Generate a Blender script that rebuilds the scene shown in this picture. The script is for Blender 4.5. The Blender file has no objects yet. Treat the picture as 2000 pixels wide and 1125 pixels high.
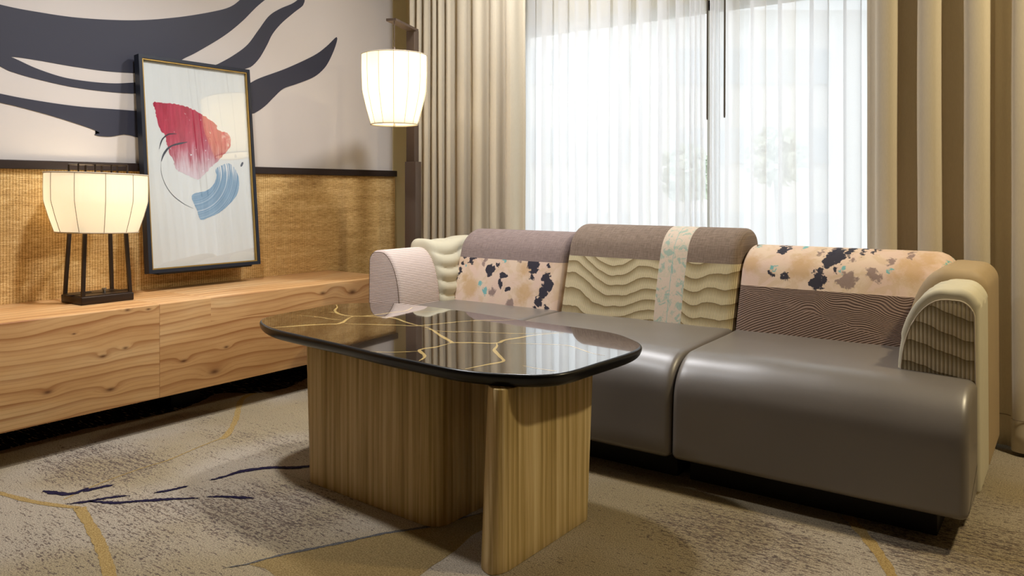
import bpy, bmesh, math, random
from mathutils import Vector, Matrix, noise as mnoise
random.seed(7)
SC = bpy.context.scene
COL = SC.collection
PI = math.pi

# ---------------------------------------------------------------- camera
cam_d = bpy.data.cameras.new('camera'); cam = bpy.data.objects.new('camera', cam_d); COL.objects.link(cam)
cam.location = (0, 0, 0.95)
cam.rotation_euler = (PI/2, 0, math.atan2(0.5876, 0.8091))
cam_d.sensor_width = 36; cam_d.lens = 36*1527/2000
cam_d.shift_y = -(562.5-372)/2000
cam_d.clip_start = 0.02; cam_d.clip_end = 200
SC.camera = cam

# ---------------------------------------------------------------- world, daylight, exposure
world = bpy.data.worlds.new('world'); SC.world = world; world.use_nodes = True
_bg = world.node_tree.nodes['Background']
_bg.inputs[0].default_value = (0.88, 0.94, 1.0, 1)
_bg.inputs[1].default_value = 2.35
sd = bpy.data.lights.new('sun', 'SUN'); sd.energy = 1.5; sd.angle = 0.02; sd.color = (1.0, 0.95, 0.88)
sun = bpy.data.objects.new('sun', sd); COL.objects.link(sun)
sun.rotation_euler = (math.radians(42), 0, math.radians(-25))     # falls on the building across the street, not into the room
pd = bpy.data.lights.new('window_daylight_portal', 'AREA'); pd.shape = 'RECTANGLE'; pd.size = 1.95; pd.size_y = 1.5
pd.cycles.is_portal = True
portal = bpy.data.objects.new('window_daylight_portal', pd); COL.objects.link(portal)
portal.location = (-1.575, 3.78, 1.07); portal.rotation_euler = (-PI/2, 0, 0)
def ceiling_fill(x, y, e, size, col, spread=PI):
    l = bpy.data.lights.new('ceiling_fill_light', 'AREA'); l.shape = 'DISK'; l.size = size; l.energy = e; l.color = col; l.spread = spread
    o = bpy.data.objects.new('ceiling_fill_light', l); COL.objects.link(o); o.location = (x, y, 2.535)
    return o
WARM = (1.0, 0.72, 0.40)
CEIL_FILLS = [(-2.05, 2.72, 22, (0.98, 0.98, 1.0), PI), (-2.45, 1.52, 17, (0.98, 0.98, 1.0), math.radians(124)), (0.70, 2.62, 35, (1.0, 0.84, 0.54), PI)]  # unseen: neutral pair added to brighten the room, warm one for light from right
for _x, _y, _e, _c, _s in CEIL_FILLS: ceiling_fill(_x, _y, _e, 0.16, _c, _s)

vs = SC.view_settings
SC.display_settings.display_device = 'sRGB'
vs.view_transform = 'Standard'; vs.look = 'None'; vs.gamma = 1; vs.use_curve_mapping = False
vs.exposure = 0.26
SC.cycles.use_denoising = True
SC.cycles.max_bounces = 10; SC.cycles.diffuse_bounces = 5; SC.cycles.glossy_bounces = 4
SC.cycles.transparent_max_bounces = 16; SC.cycles.transmission_bounces = 6
SC.cycles.sample_clamp_indirect = 8
SC.cycles.caustics_reflective = False; SC.cycles.caustics_refractive = False
# measured outlines, world metres
TABLE_OUTLINE = [(-2.3029,1.6805),(-2.1549,1.6081),(-1.9602,1.5863),(-1.7656,1.5716),(-1.5879,1.5522),(-1.4418,1.5457),(-1.2855,1.5424),(-1.1668,1.5761),(-1.0733,1.6299),(-1.0454,1.6865),(-1.0356,1.7773),(-1.0168,1.9845),(-1.0372,2.083),(-1.1004,2.1341),(-1.1967,2.1881),(-1.3907,2.1952),(-1.5658,2.195),(-1.8494,2.2189),(-2.1456,2.2073),(-2.2532,2.1473),(-2.3411,2.0424),(-2.3388,1.9455),(-2.3389,1.8007)]
VEINS = [([(-2.3221,2.0412),(-2.2727,2.0052),(-2.2292,1.9546),(-2.1708,1.9178),(-2.1122,1.904),(-2.0822,1.9104),(-2.0538,1.9326),(-2.0371,1.9662),(-2.0259,2.0315),(-2.0066,2.0964),(-2.0382,2.1683)],0.006),([(-2.0822,1.9104),(-2.06,1.8616),(-2.0287,1.815),(-2.0193,1.7839),(-2.0378,1.7645),(-2.0859,1.7092),(-2.1206,1.653),(-2.152,1.6059)],0.008),([(-2.0822,1.9104),(-2.0345,1.9388),(-1.942,1.9674),(-1.854,1.937),(-1.7739,1.9166)],0.006),([(-1.7739,1.9166),(-1.7087,1.8996),(-1.6121,1.8397),(-1.5136,1.7827),(-1.5135,1.7805),(-1.4637,1.8155),(-1.4015,1.8501),(-1.4074,1.901),(-1.3907,1.9504),(-1.37,2.0196),(-1.3163,2.0913)],0.007),([(-2.0287,1.815),(-1.991,1.8038),(-1.9264,1.8358),(-1.8331,1.8859),(-1.7739,1.9166),(-1.7056,2.0518),(-1.6615,2.1078),(-1.5833,2.1696),(-1.5736,2.2006)],0.005),([(-1.5136,1.7827),(-1.5148,1.7062),(-1.5288,1.656),(-1.4614,1.6038),(-1.439,1.5547)],0.006),([(-1.4015,1.8501),(-1.3728,1.8174),(-1.3552,1.7788),(-1.2753,1.7078),(-1.251,1.6801),(-1.2647,1.6273),(-1.2864,1.543)],0.006),([(-2.0163,2.0637),(-1.9332,2.1215),(-1.8634,2.1831)],0.003),([(-1.6529,1.8863),(-1.5631,1.9389),(-1.4364,1.997),(-1.3579,2.0622),(-1.3252,2.1055)],0.003),([(-1.3806,1.8648),(-1.2682,1.9259),(-1.205,1.9439),(-1.1088,1.9029),(-1.061,1.897)],0.003),([(-1.1872,1.6748),(-1.1336,1.6711),(-1.0779,1.6767)],0.003),([(-2.274,1.8084),(-2.1758,1.8281),(-2.0907,1.8286),(-2.0674,1.8403)],0.003),([(-2.2177,1.9106),(-2.1961,1.9256),(-2.1708,1.9178)],0.004),([(-1.6467,1.5495),(-1.5779,1.5823),(-1.5179,1.64)],0.003),([(-1.7223,1.8901),(-1.654,1.8876),(-1.59,1.9127)],0.003)]
MURAL = [[(1.1319,1.7089),(1.3134,1.6863),(1.4447,1.6823),(1.6222,1.6883),(1.8574,1.7197),(2.0749,1.7734),(2.2651,1.8367),(2.3559,1.878),(2.4184,1.9311),(2.4934,2.0017),(2.6504,2.0347),(2.5707,1.9614),(2.5043,1.9016),(2.4184,1.8122),(2.3152,1.7224),(2.1681,1.6207),(2.0932,1.5758),(2.0208,1.5239),(1.9505,1.4944),(1.8741,1.4826),(1.7366,1.4738),(1.5855,1.4764),(1.4447,1.484),(1.3531,1.4839),(1.3261,1.4609),(1.1319,1.5399)],[(1.1319,1.6007),(1.3134,1.4841),(1.3531,1.4839),(1.4447,1.451),(1.5494,1.4266),(1.6597,1.4202),(1.7682,1.4245),(1.8741,1.4403),(1.9854,1.451),(2.0387,1.4418),(1.9854,1.411),(1.8741,1.3898),(1.7366,1.3839),(1.5855,1.389),(1.4447,1.407),(1.3649,1.4229),(1.3134,1.4415),(1.1319,1.5331)],[(2.2161,1.5443),(2.28,1.5772),(2.3663,1.631),(2.4503,1.698),(2.5153,1.7824),(2.582,1.8691),(2.6504,1.9198),(2.7327,1.9644),(2.7809,2.0012),(2.8176,2.0303),(2.8176,2.0056),(2.8053,1.9686),(2.7447,1.918),(2.662,1.8451),(2.6046,1.7782),(2.5707,1.7162),(2.5263,1.644),(2.4826,1.5963),(2.4503,1.5783),(2.3663,1.5496)],[(2.3663,1.4591),(2.461,1.5013),(2.5263,1.5365),(2.6971,1.6096),(2.88,1.7028),(2.9698,1.7662),(3.0465,1.8322),(3.0358,1.776),(2.9828,1.6763),(2.9309,1.619),(2.8674,1.5762),(2.7567,1.5291),(2.6737,1.496),(2.616,1.4471),(2.5595,1.3946),(2.5043,1.3571),(2.4696,1.3442),(2.3663,1.3324)],[(1.1319,1.3641),(1.3134,1.3336),(1.4447,1.3189),(1.6222,1.3086),(1.8866,1.3095),(1.9854,1.2942),(1.9854,1.2065),(1.8883,1.1888),(1.8492,1.1963),(1.8083,1.2004),(1.7523,1.1877),(1.7055,1.1867),(1.6901,1.1889),(1.6794,1.1922),(1.6901,1.1967),(1.7016,1.2013),(1.6597,1.2189),(1.5139,1.2581),(1.3779,1.2874),(1.3134,1.2981),(1.1319,1.3303)]]
GOLD = [([(-2.8433,1.0118),(-2.7383,1.0397),(-2.59,1.0702),(-2.4737,1.1101),(-2.4229,1.1325)],0.02),([(-2.4229,1.1325),(-2.2855,1.0945),(-2.1509,1.0552),(-2.0444,1.0192),(-1.9348,0.9761),(-1.8328,0.9283)],0.03),([(-3.135,2.2734),(-3.0764,2.1491),(-2.8229,1.9427),(-2.675,1.8001),(-2.6609,1.764)],0.024),([(-2.6609,1.764),(-2.6366,1.6564),(-2.5976,1.5154),(-2.5941,1.4116),(-2.5661,1.2488),(-2.5261,1.1336)],0.006),([(-0.5486,2.4204),(-0.4569,2.2739),(-0.4082,2.1832),(-0.3636,2.0855)],0.03)]
NAVY = [([(-2.6504,1.1275),(-2.5894,1.1479),(-2.5545,1.1653),(-2.5504,1.1921),(-2.5598,1.2259)],0.012),([(-2.5423,1.198),(-2.5352,1.2437),(-2.5211,1.2872)],0.011),([(-2.4809,1.1225),(-2.4488,1.1727),(-2.4248,1.2282),(-2.3895,1.2694)],0.009),([(-2.4488,1.1727),(-2.3739,1.2121),(-2.335,1.2553),(-2.2705,1.3204),(-2.2006,1.3834)],0.01),([(-2.1864,1.4014),(-2.1523,1.4339),(-2.0598,1.4825)],0.009),([(-2.3516,1.3253),(-2.3305,1.3712),(-2.3176,1.4233)],0.008),([(-2.306,1.4895),(-2.2949,1.5468),(-2.2921,1.5996),(-2.2445,1.679),(-2.1785,1.727),(-2.1357,1.777),(-2.0721,1.8099)],0.013)]
OCHRE = [(-1.7116,1.2137),(-1.6987,1.2528),(-1.6677,1.3246),(-1.6125,1.429),(-1.5584,1.543),(-1.4934,1.64),(-1.4458,1.7567),(-1.4096,1.8378),(-1.3529,1.7639),(-1.3542,1.6843),(-1.3318,1.5811),(-1.325,1.4885),(-1.316,1.4256),(-1.282,1.3155),(-1.4303,1.2078),(-1.5807,1.2124),(-1.6548,1.2257)]
OCHRE_EDGE = [(-1.7423,1.1622),(-1.7116,1.2137),(-1.6987,1.2528),(-1.6677,1.3246),(-1.6125,1.429),(-1.5584,1.543),(-1.4934,1.64),(-1.4458,1.7567),(-1.4096,1.8378)]
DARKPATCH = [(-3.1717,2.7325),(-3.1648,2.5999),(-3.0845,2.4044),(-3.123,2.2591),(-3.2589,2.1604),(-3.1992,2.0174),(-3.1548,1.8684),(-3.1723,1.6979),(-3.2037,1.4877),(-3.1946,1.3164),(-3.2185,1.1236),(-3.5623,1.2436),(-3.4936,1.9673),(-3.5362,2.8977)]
CRIMSON = [(0.0672,0.2121),(0.1042,0.2087),(0.1705,0.2094),(0.2435,0.2207),(0.2963,0.2432),(0.3391,0.2651),(0.3771,0.2878),(0.3924,0.3174),(0.449,0.3345),(0.454,0.386),(0.4322,0.4179),(0.3833,0.4657),(0.3362,0.5024),(0.2781,0.5554),(0.246,0.5518),(0.164,0.5162),(0.1507,0.4779),(0.1323,0.4399),(0.1197,0.3924),(0.1162,0.3637),(0.0975,0.3361),(0.084,0.3082),(0.0726,0.2422)]
BLUE = [(0.2328,0.6344),(0.3075,0.6128),(0.3481,0.5827),(0.3674,0.5421),(0.3636,0.5119),(0.3932,0.4908),(0.44,0.4793),(0.4732,0.5095),(0.4901,0.561),(0.4778,0.6231),(0.4397,0.6691),(0.3796,0.7138),(0.3222,0.7375),(0.2723,0.7489),(0.2535,0.7013)]
INK = [([(0.083,0.4228),(0.1003,0.379),(0.1319,0.3532),(0.1732,0.3488)],0.006),([(0.0899,0.4797),(0.107,0.4409),(0.1444,0.4057),(0.2236,0.3842)],0.008),([(0.0899,0.4797),(0.0874,0.5274),(0.1044,0.5842),(0.1372,0.632),(0.1865,0.6709),(0.2378,0.6961)],0.0022),([(0.5039,0.4932),(0.5186,0.4698)],0.01)]
FL_NAVY = [(-2.3552,0.6313,0.0178),(-2.3647,0.6122,0.0134),(-2.408,0.6286,0.0105),(-2.4157,0.5982,0.0105),(-2.4255,0.5601,0.0135),(-2.442,0.5327,0.0151),(-2.4518,0.4982,0.0091),(-2.442,0.4348,0.0136),(-2.2383,0.5751,0.0277),(-2.1972,0.6029,0.0087),(-2.1612,0.5544,0.018),(-2.1657,0.5217,0.0173),(-2.1212,0.4997,0.0143),(-2.1389,0.5559,0.0086),(-1.9998,0.6209,0.0253),(-1.9956,0.5931,0.0224),(-1.9998,0.5577,0.0126),(-2.0169,0.6129,0.0176),(-1.9243,0.6112,0.0104),(-1.9243,0.5626,0.0236),(-1.9078,0.5291,0.0276),(-1.9285,0.493,0.0236),(-1.9451,0.4569,0.0195),(-1.8996,0.4262,0.0166),(-1.9535,0.4214,0.0104),(-0.7249,0.7061,0.0296),(-0.7053,0.713,0.0206),(-0.7419,0.6904,0.0178),(-0.759,0.6568,0.0149),(-0.7647,0.6356,0.0197),(-0.7704,0.6203,0.0239),(-0.7476,0.6188,0.0148),(-0.6748,0.7292,0.0146),(-0.6337,0.7398,0.0116),(-0.6354,0.7223,0.0081),(-0.5988,0.7327,0.0086),(-0.9184,0.724,0.016),(-0.9001,0.7248,0.0098),(-0.9336,0.6338,0.0093),(-0.885,0.6308,0.011),(-0.876,0.6253,0.0073),(-0.7137,0.6625,0.0088),(-0.5801,0.7433,0.0069),(-0.375,0.7513,0.0077),(-0.3944,0.7559,0.0044),(-1.0242,0.7318,0.0063)]
FL_TEAL = [(-2.1747,0.633,0.0108),(-2.1612,0.6193,0.0101),(-2.2475,0.4795,0.0146),(-2.2845,0.5098,0.011),(-2.3935,0.5882,0.009),(-0.9306,0.6618,0.0123),(-0.683,0.6684,0.01),(-0.5329,0.6705,0.0085),(-0.8433,0.7395,0.0109),(-0.3629,0.7027,0.0066),(-0.3605,0.6891,0.0066),(-1.0179,0.7352,0.0075)]
FL_TAN = [(-2.0254,0.4926,0.0388),(-2.0426,0.456,0.0212),(-2.3409,0.4911,0.0445),(-2.0426,0.5903,0.0283),(-2.3791,0.5331,0.0224),(-0.8285,0.6646,0.0423),(-0.8581,0.6447,0.0213),(-1.0179,0.6724,0.0314),(-0.4588,0.675,0.0391),(-0.419,0.7106,0.0277),(-0.5097,0.6549,0.0169),(-0.4841,0.6959,0.0225)]
FL_MAUVE = [(-2.0947,0.4339,0.0228),(-2.2018,0.4793,0.0189),(-2.0773,0.6309,0.0107),(-2.2799,0.6203,0.0103),(-2.2845,0.6054,0.0088),(-0.661,0.6335,0.028),(-0.6858,0.6231,0.0176),(-0.5934,0.6668,0.0138),(-0.5775,0.6534,0.0126),(-0.5617,0.647,0.0103),(-0.7733,0.7186,0.0096),(-0.7306,0.7325,0.013),(-0.474,0.7245,0.0112),(-0.5355,0.7016,0.0125),(-0.6583,0.7008,0.0082)]

# ---------------------------------------------------------------- object helpers
def link(name, bm, mats, parent=None, smooth=True):
    bmesh.ops.recalc_face_normals(bm, faces=bm.faces)
    me = bpy.data.meshes.new(name); bm.to_mesh(me); bm.free()
    if not isinstance(mats, (list, tuple)): mats = [mats]
    for m in mats: me.materials.append(m)
    if smooth:
        me.polygons.foreach_set('use_smooth', [True]*len(me.polygons))
        try: me.set_sharp_from_angle(angle=math.radians(38))
        except Exception: pass
    o = bpy.data.objects.new(name, me); COL.objects.link(o)
    if parent is not None:
        o.parent = parent; o.matrix_parent_inverse = PINV[parent.name]
    PINV[o.name] = PINV[parent.name].copy() @ Matrix() if False else Matrix()
    return o
PINV = {}
def thing(name, loc, label, cat, group=None):
    o = bpy.data.objects.new(name, None); COL.objects.link(o); o.location = loc
    o.empty_display_size = 0.1
    o['label'] = label; o['category'] = cat
    if group: o['group'] = group
    PINV[o.name] = Matrix.Translation(loc).inverted()
    return o
def tag(o, label, cat, group=None, kind=None):
    o['label'] = label; o['category'] = cat
    if group: o['group'] = group
    if kind: o['kind'] = kind
    return o
def struct(o, label=None):
    o['kind'] = 'structure'
    if label: o['label'] = label
    return o

def box(bm, x0, x1, y0, y1, z0, z1, mi=0, bev=0.0):
    b = bmesh.new() if bev else bm
    v = [b.verts.new((x, y, z)) for z in (z0, z1) for y in (y0, y1) for x in (x0, x1)]
    for f in ((0,1,3,2),(4,5,7,6),(0,1,5,4),(2,3,7,6),(0,2,6,4),(1,3,7,5)):
        fc = b.faces.new([v[i] for i in f]); fc.material_index = mi
    if bev:
        bmesh.ops.recalc_face_normals(b, faces=b.faces)
        bmesh.ops.bevel(b, geom=b.edges[:], offset=bev, segments=3, profile=0.5, affect='EDGES')
        for f in b.faces: f.material_index = mi
        me = bpy.data.meshes.new('tmp'); b.to_mesh(me); b.free(); bm.from_mesh(me); bpy.data.meshes.remove(me)
def boxmesh(x0, x1, y0, y1, z0, z1, bev=0.0):
    bm = bmesh.new(); box(bm, x0, x1, y0, y1, z0, z1, 0, bev); return bm
def tube(bm, pts, r, n=10, mi=0, cap=True, flat=None):
    pts = [Vector(p) for p in pts]; rings = []
    for i, p in enumerate(pts):
        t = (pts[min(i+1, len(pts)-1)] - pts[max(i-1, 0)]).normalized()
        a = Vector((0,0,1)) if abs(t.z) < 0.9 else Vector((0,1,0))
        if flat is not None: a = Vector(flat)
        u = t.cross(a).normalized(); w = u.cross(t).normalized()
        rr = r[i] if isinstance(r, (list, tuple)) else r
        rings.append([bm.verts.new(p + (u*math.cos(2*PI*k/n) + w*math.sin(2*PI*k/n))*rr) for k in range(n)])
    for a, b in zip(rings, rings[1:]):
        for k in range(n):
            f = bm.faces.new((a[k], a[(k+1)%n], b[(k+1)%n], b[k])); f.material_index = mi
    if cap:
        for rg in (rings[0], rings[-1]):
            f = bm.faces.new(rg); f.material_index = mi
def lathe(bm, c, prof, n=32, mi=0):
    rings = []
    for r, z in prof:
        rings.append([bm.verts.new((c[0]+max(r,1e-4)*math.cos(2*PI*k/n), c[1]+max(r,1e-4)*math.sin(2*PI*k/n), c[2]+z)) for k in range(n)])
    for a, b in zip(rings, rings[1:]):
        for k in range(n):
            f = bm.faces.new((a[k], a[(k+1)%n], b[(k+1)%n], b[k])); f.material_index = mi
    bm.faces.new(rings[0]).material_index = mi; bm.faces.new(rings[-1]).material_index = mi
def fillet(poly, n=8):
    """poly: (a, b, r) corners, r a radius or a pair of set-backs (towards previous, towards next)."""
    out = []; N = len(poly)
    for i in range(N):
        p = Vector(poly[i][:2]); q0 = Vector(poly[i-1][:2]); q1 = Vector(poly[(i+1)%N][:2]); r = poly[i][2]
        r0, r1 = (r if isinstance(r, (tuple, list)) else (r, r))
        if max(r0, r1) <= 0: out.append(p); continue
        a = p + (q0-p).normalized()*r0; b = p + (q1-p).normalized()*r1
        for k in range(n+1):
            t = k/n*PI/2
            out.append(p + (a-p)*(1-math.sin(t)) + (b-p)*(1-math.cos(t)))
    return out
def densify(pts, d):
    out = []
    for i, p in enumerate(pts):
        q = pts[(i+1) % len(pts)]; n = max(1, int(math.ceil((q-p).length/d)))
        for k in range(n): out.append(p.lerp(q, k/n))
    return out
def sweep(prof, axis, a0, a1, r=0.03, nr=5, na=24, dens=0.03, bulge=0.0, fn=None, r1=None):
    """closed profile swept along axis with rounded ends. axis 'x': prof is (y,z); axis 'y': prof is (x,z); axis 'z': prof is (x,y)."""
    P = densify([Vector(p) for p in prof], dens); N = len(P)
    area = sum(P[i].x*P[(i+1)%N].y - P[(i+1)%N].x*P[i].y for i in range(N))
    if area < 0: P.reverse()
    nr_ = []
    for i in range(N):
        t = (P[(i+1)%N]-P[i-1]).normalized(); nr_.append(Vector((t.y, -t.x)))
    r1 = r if r1 is None else r1
    st = []
    for k in range(nr+1):
        th = k/nr*PI/2; st.append((a0 + r*(1-math.sin(th)), r*(1-math.cos(th))))
    st = st[::-1]
    st = [(a0 + r*(1-math.cos(k/nr*PI/2)), -r*(1-math.sin(k/nr*PI/2))) for k in range(nr+1)]
    for k in range(1, na): st.append((a0+r+(a1-r1-a0-r)*k/na, 0.0))
    st += [(a1 - r1*(1-math.sin(k/nr*PI/2)), -r1*(1-math.cos(k/nr*PI/2))) for k in range(nr+1)]
    bm = bmesh.new(); rings = []
    for a, off in st:
        s = (a-a0)/(a1-a0); ring = []
        for p, n_ in zip(P, nr_):
            q = p + n_*(off + bulge*max(0, math.sin(PI*s))**0.6)
            if axis == 'x': v = Vector((a, q.x, q.y))
            elif axis == 'y': v = Vector((q.x, a, q.y))
            else: v = Vector((q.x, q.y, a))
            if fn: v = fn(v, n_, s)
            ring.append(bm.verts.new(v))
        rings.append(ring)
    for A_, B_ in zip(rings, rings[1:]):
        for k in range(N): bm.faces.new((A_[k], A_[(k+1)%N], B_[(k+1)%N], B_[k]))
    bm.faces.new(rings[0]); bm.faces.new(rings[-1])
    bmesh.ops.recalc_face_normals(bm, faces=bm.faces)
    return bm
def cut(bm, co, no):
    """keep the side the normal points away from"""
    bmesh.ops.bisect_plane(bm, geom=bm.verts[:]+bm.edges[:]+bm.faces[:], dist=1e-5, plane_co=co, plane_no=no, clear_outer=True)
    return bm
def poly(bm, pts3, mi=0):
    vs_ = [bm.verts.new(p) for p in pts3]
    f = bm.faces.new(vs_); f.material_index = mi
    bmesh.ops.triangulate(bm, faces=[f])
def strip(pts, w, jit=0.0, step=0.01, taper=True):
    """outline polygons (quads) of a hand-drawn stroke of width w along pts"""
    P = smooth_path(pts, step); L = []; R = []; n = len(P)
    for i, p in enumerate(P):
        t = (P[min(i+1, n-1)]-P[max(i-1, 0)])
        if t.length < 1e-9: t = Vector((1, 0))
        t.normalize(); nn = Vector((-t.y, t.x)); s = i/(n-1)
        ww = w/2*((min(1, 0.25+3*min(s, 1-s))) if taper else 1)*(1+0.35*mnoise.noise((p.x*25, p.y*25, w*100)))
        L.append(p+nn*(ww+random.uniform(-jit, jit))); R.append(p-nn*(ww+random.uniform(-jit, jit)))
    return L, R
def smooth_path(pts, step):
    pts = [Vector(p) for p in pts]; out = []
    for i in range(len(pts)-1):
        p0 = pts[max(i-1, 0)]; p1 = pts[i]; p2 = pts[i+1]; p3 = pts[min(i+2, len(pts)-1)]
        n = max(2, int((p2-p1).length/step))
        for k in range(n):
            t = k/n
            out.append(0.5*((2*p1)+(p2-p0)*t+(2*p0-5*p1+4*p2-p3)*t*t+(3*p1-p0-3*p2+p3)*t*t*t))
    out.append(pts[-1]); return out
def add_strip(bm, pts, w, to3, mi, jit=0.0, step=0.01, taper=True):
    L, R = strip(pts, w, jit, step, taper)
    l = [bm.verts.new(to3(p)) for p in L]; r = [bm.verts.new(to3(p)) for p in R]
    for i in range(len(l)-1):
        f = bm.faces.new((l[i], l[i+1], r[i+1], r[i])); f.material_index = mi
def closed_smooth(pts, step, jit=0.0):
    pts = [Vector(p) for p in pts]; n = len(pts); out = []
    for i in range(n):
        p0, p1, p2, p3 = pts[i-1], pts[i], pts[(i+1)%n], pts[(i+2)%n]
        m = max(2, int((p2-p1).length/step))
        for k in range(m):
            t = k/m
            q = 0.5*((2*p1)+(p2-p0)*t+(2*p0-5*p1+4*p2-p3)*t*t+(3*p1-p0-3*p2+p3)*t*t*t)
            if jit: q = q + Vector((random.uniform(-jit, jit), random.uniform(-jit, jit)))
            out.append(q)
    return out

# ---------------------------------------------------------------- material helpers
def lin(c):
    if isinstance(c, str):
        c = [int(c[i:i+2], 16) for i in (0, 2, 4)]
    c = [x/255 for x in c]
    return tuple(x/12.92 if x <= 0.04045 else ((x+0.055)/1.055)**2.4 for x in c) + (1,)
class S:
    def __init__(s, m, k): s.m = m; s.k = k
    def __add__(a, b): return a.m.math('ADD', a, b)
    def __sub__(a, b): return a.m.math('SUBTRACT', a, b)
    def __mul__(a, b): return a.m.math('MULTIPLY', a, b)
    def __truediv__(a, b): return a.m.math('DIVIDE', a, b)
class Mat:
    def __init__(s, name):
        s.mat = bpy.data.materials.new(name); s.mat.use_nodes = True
        s.t = s.mat.node_tree; s.N = s.t.nodes
        s.b = s.N['Principled BSDF']; s.out = s.N['Material Output']
        s.b.inputs['Specular IOR Level'].default_value = 0.35
    def put(s, sock, v):
        if isinstance(v, S): s.t.links.new(v.k, sock)
        elif isinstance(v, (tuple, list)) and len(v) == 3 and len(getattr(sock, 'default_value', v)) == 4: sock.default_value = (*v, 1)
        else: sock.default_value = v
    def math(s, op, *a, clamp=False):
        n = s.N.new('ShaderNodeMath'); n.operation = op; n.use_clamp = clamp
        for i, v in enumerate(a): s.put(n.inputs[i], v)
        return S(s, n.outputs[0])
    def co(s):
        n = s.N.new('ShaderNodeTexCoord'); return S(s, n.outputs['Object'])
    def sep(s, v):
        n = s.N.new('ShaderNodeSeparateXYZ'); s.put(n.inputs[0], v); return [S(s, o) for o in n.outputs]
    def vec(s, x, y, z):
        n = s.N.new('ShaderNodeCombineXYZ')
        for i, v in enumerate((x, y, z)): s.put(n.inputs[i], v)
        return S(s, n.outputs[0])
    def vm(s, op, a, b=None, sc=None):
        n = s.N.new('ShaderNodeVectorMath'); n.operation = op; s.put(n.inputs[0], a)
        if b is not None: s.put(n.inputs[1], b)
        if sc is not None: s.put(n.inputs['Scale'], sc)
        return S(s, n.outputs['Value'] if op in ('DISTANCE', 'LENGTH', 'DOT_PRODUCT') else n.outputs[0])
    def noise(s, v, scale=1, detail=2, rough=0.5, dist=0, out=0):
        n = s.N.new('ShaderNodeTexNoise'); s.put(n.inputs['Vector'], v); n.inputs['Scale'].default_value = scale
        n.inputs['Detail'].default_value = detail; n.inputs['Roughness'].default_value = rough; n.inputs['Distortion'].default_value = dist
        return S(s, n.outputs[out])
    def ramp(s, f, stops, interp='LINEAR'):
        n = s.N.new('ShaderNodeValToRGB'); s.put(n.inputs[0], f); cr = n.color_ramp; cr.interpolation = interp
        while len(cr.elements) < len(stops): cr.elements.new(0.5)
        for e, (p, c) in zip(cr.elements, stops):
            e.position = p; e.color = c if len(c) == 4 and not isinstance(c, str) else lin(c)
        return S(s, n.outputs[0])
    def step(s, f, a, b):
        n = s.N.new('ShaderNodeMapRange'); n.interpolation_type = 'SMOOTHSTEP'
        s.put(n.inputs[0], f); n.inputs[1].default_value = a; n.inputs[2].default_value = b
        return S(s, n.outputs[0])
    def mix(s, f, a, b):
        n = s.N.new('ShaderNodeMix'); n.data_type = 'RGBA'
        s.put(n.inputs[0], f); s.put(n.inputs[6], a); s.put(n.inputs[7], b); return S(s, n.outputs[2])
    def bump(s, h, strength=0.5, dist=0.002):
        n = s.N.new('ShaderNodeBump'); s.put(n.inputs['Height'], h); n.inputs['Strength'].default_value = strength; n.inputs['Distance'].default_value = dist
        s.t.links.new(n.outputs[0], s.b.inputs['Normal'])
    def done(s, color=None, rough=None, **kw):
        if color is not None: s.put(s.b.inputs['Base Color'], color)
        if rough is not None: s.put(s.b.inputs['Roughness'], rough)
        for k, v in kw.items(): s.put(s.b.inputs[k.replace('_', ' ')], v)
        return s.mat
def plain(name, col, rough=0.6, metal=0.0, var=0.06, scale=6, **kw):
    m = Mat(name); f = m.noise(m.co(), scale, 3); c = lin(col)
    a = tuple(x*(1-var) for x in c[:3])+(1,); b = tuple(min(1, x*(1+var)) for x in c[:3])+(1,)
    m.done(m.mix(f, a, b), rough, Metallic=metal, **kw); return m.mat

def mat_weave(name, c1, c2, period=0.004, rough=0.85, axis='xz', bumpd=0.0008, slub=0.5):
    m = Mat(name); x, y, z = m.sep(m.co())
    u = {'x': x, 'y': y, 'z': z}[axis[0]]; v = {'x': x, 'y': y, 'z': z}[axis[1]]
    w = m.noise(m.vec(u*30, v*300, 0), 1, 2); w2 = m.noise(m.vec(u*300, v*30, 5), 1, 2)
    h = m.math('SINE', u*(2*PI/period))*0.5 + m.math('SINE', v*(2*PI/period))*0.5
    f = m.step((w+w2)*0.5 + h*0.06, 0.3, 0.7)
    m.bump(h + w*slub, 0.5, bumpd)
    return m.done(m.mix(f, lin(c1), lin(c2)), rough)

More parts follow.
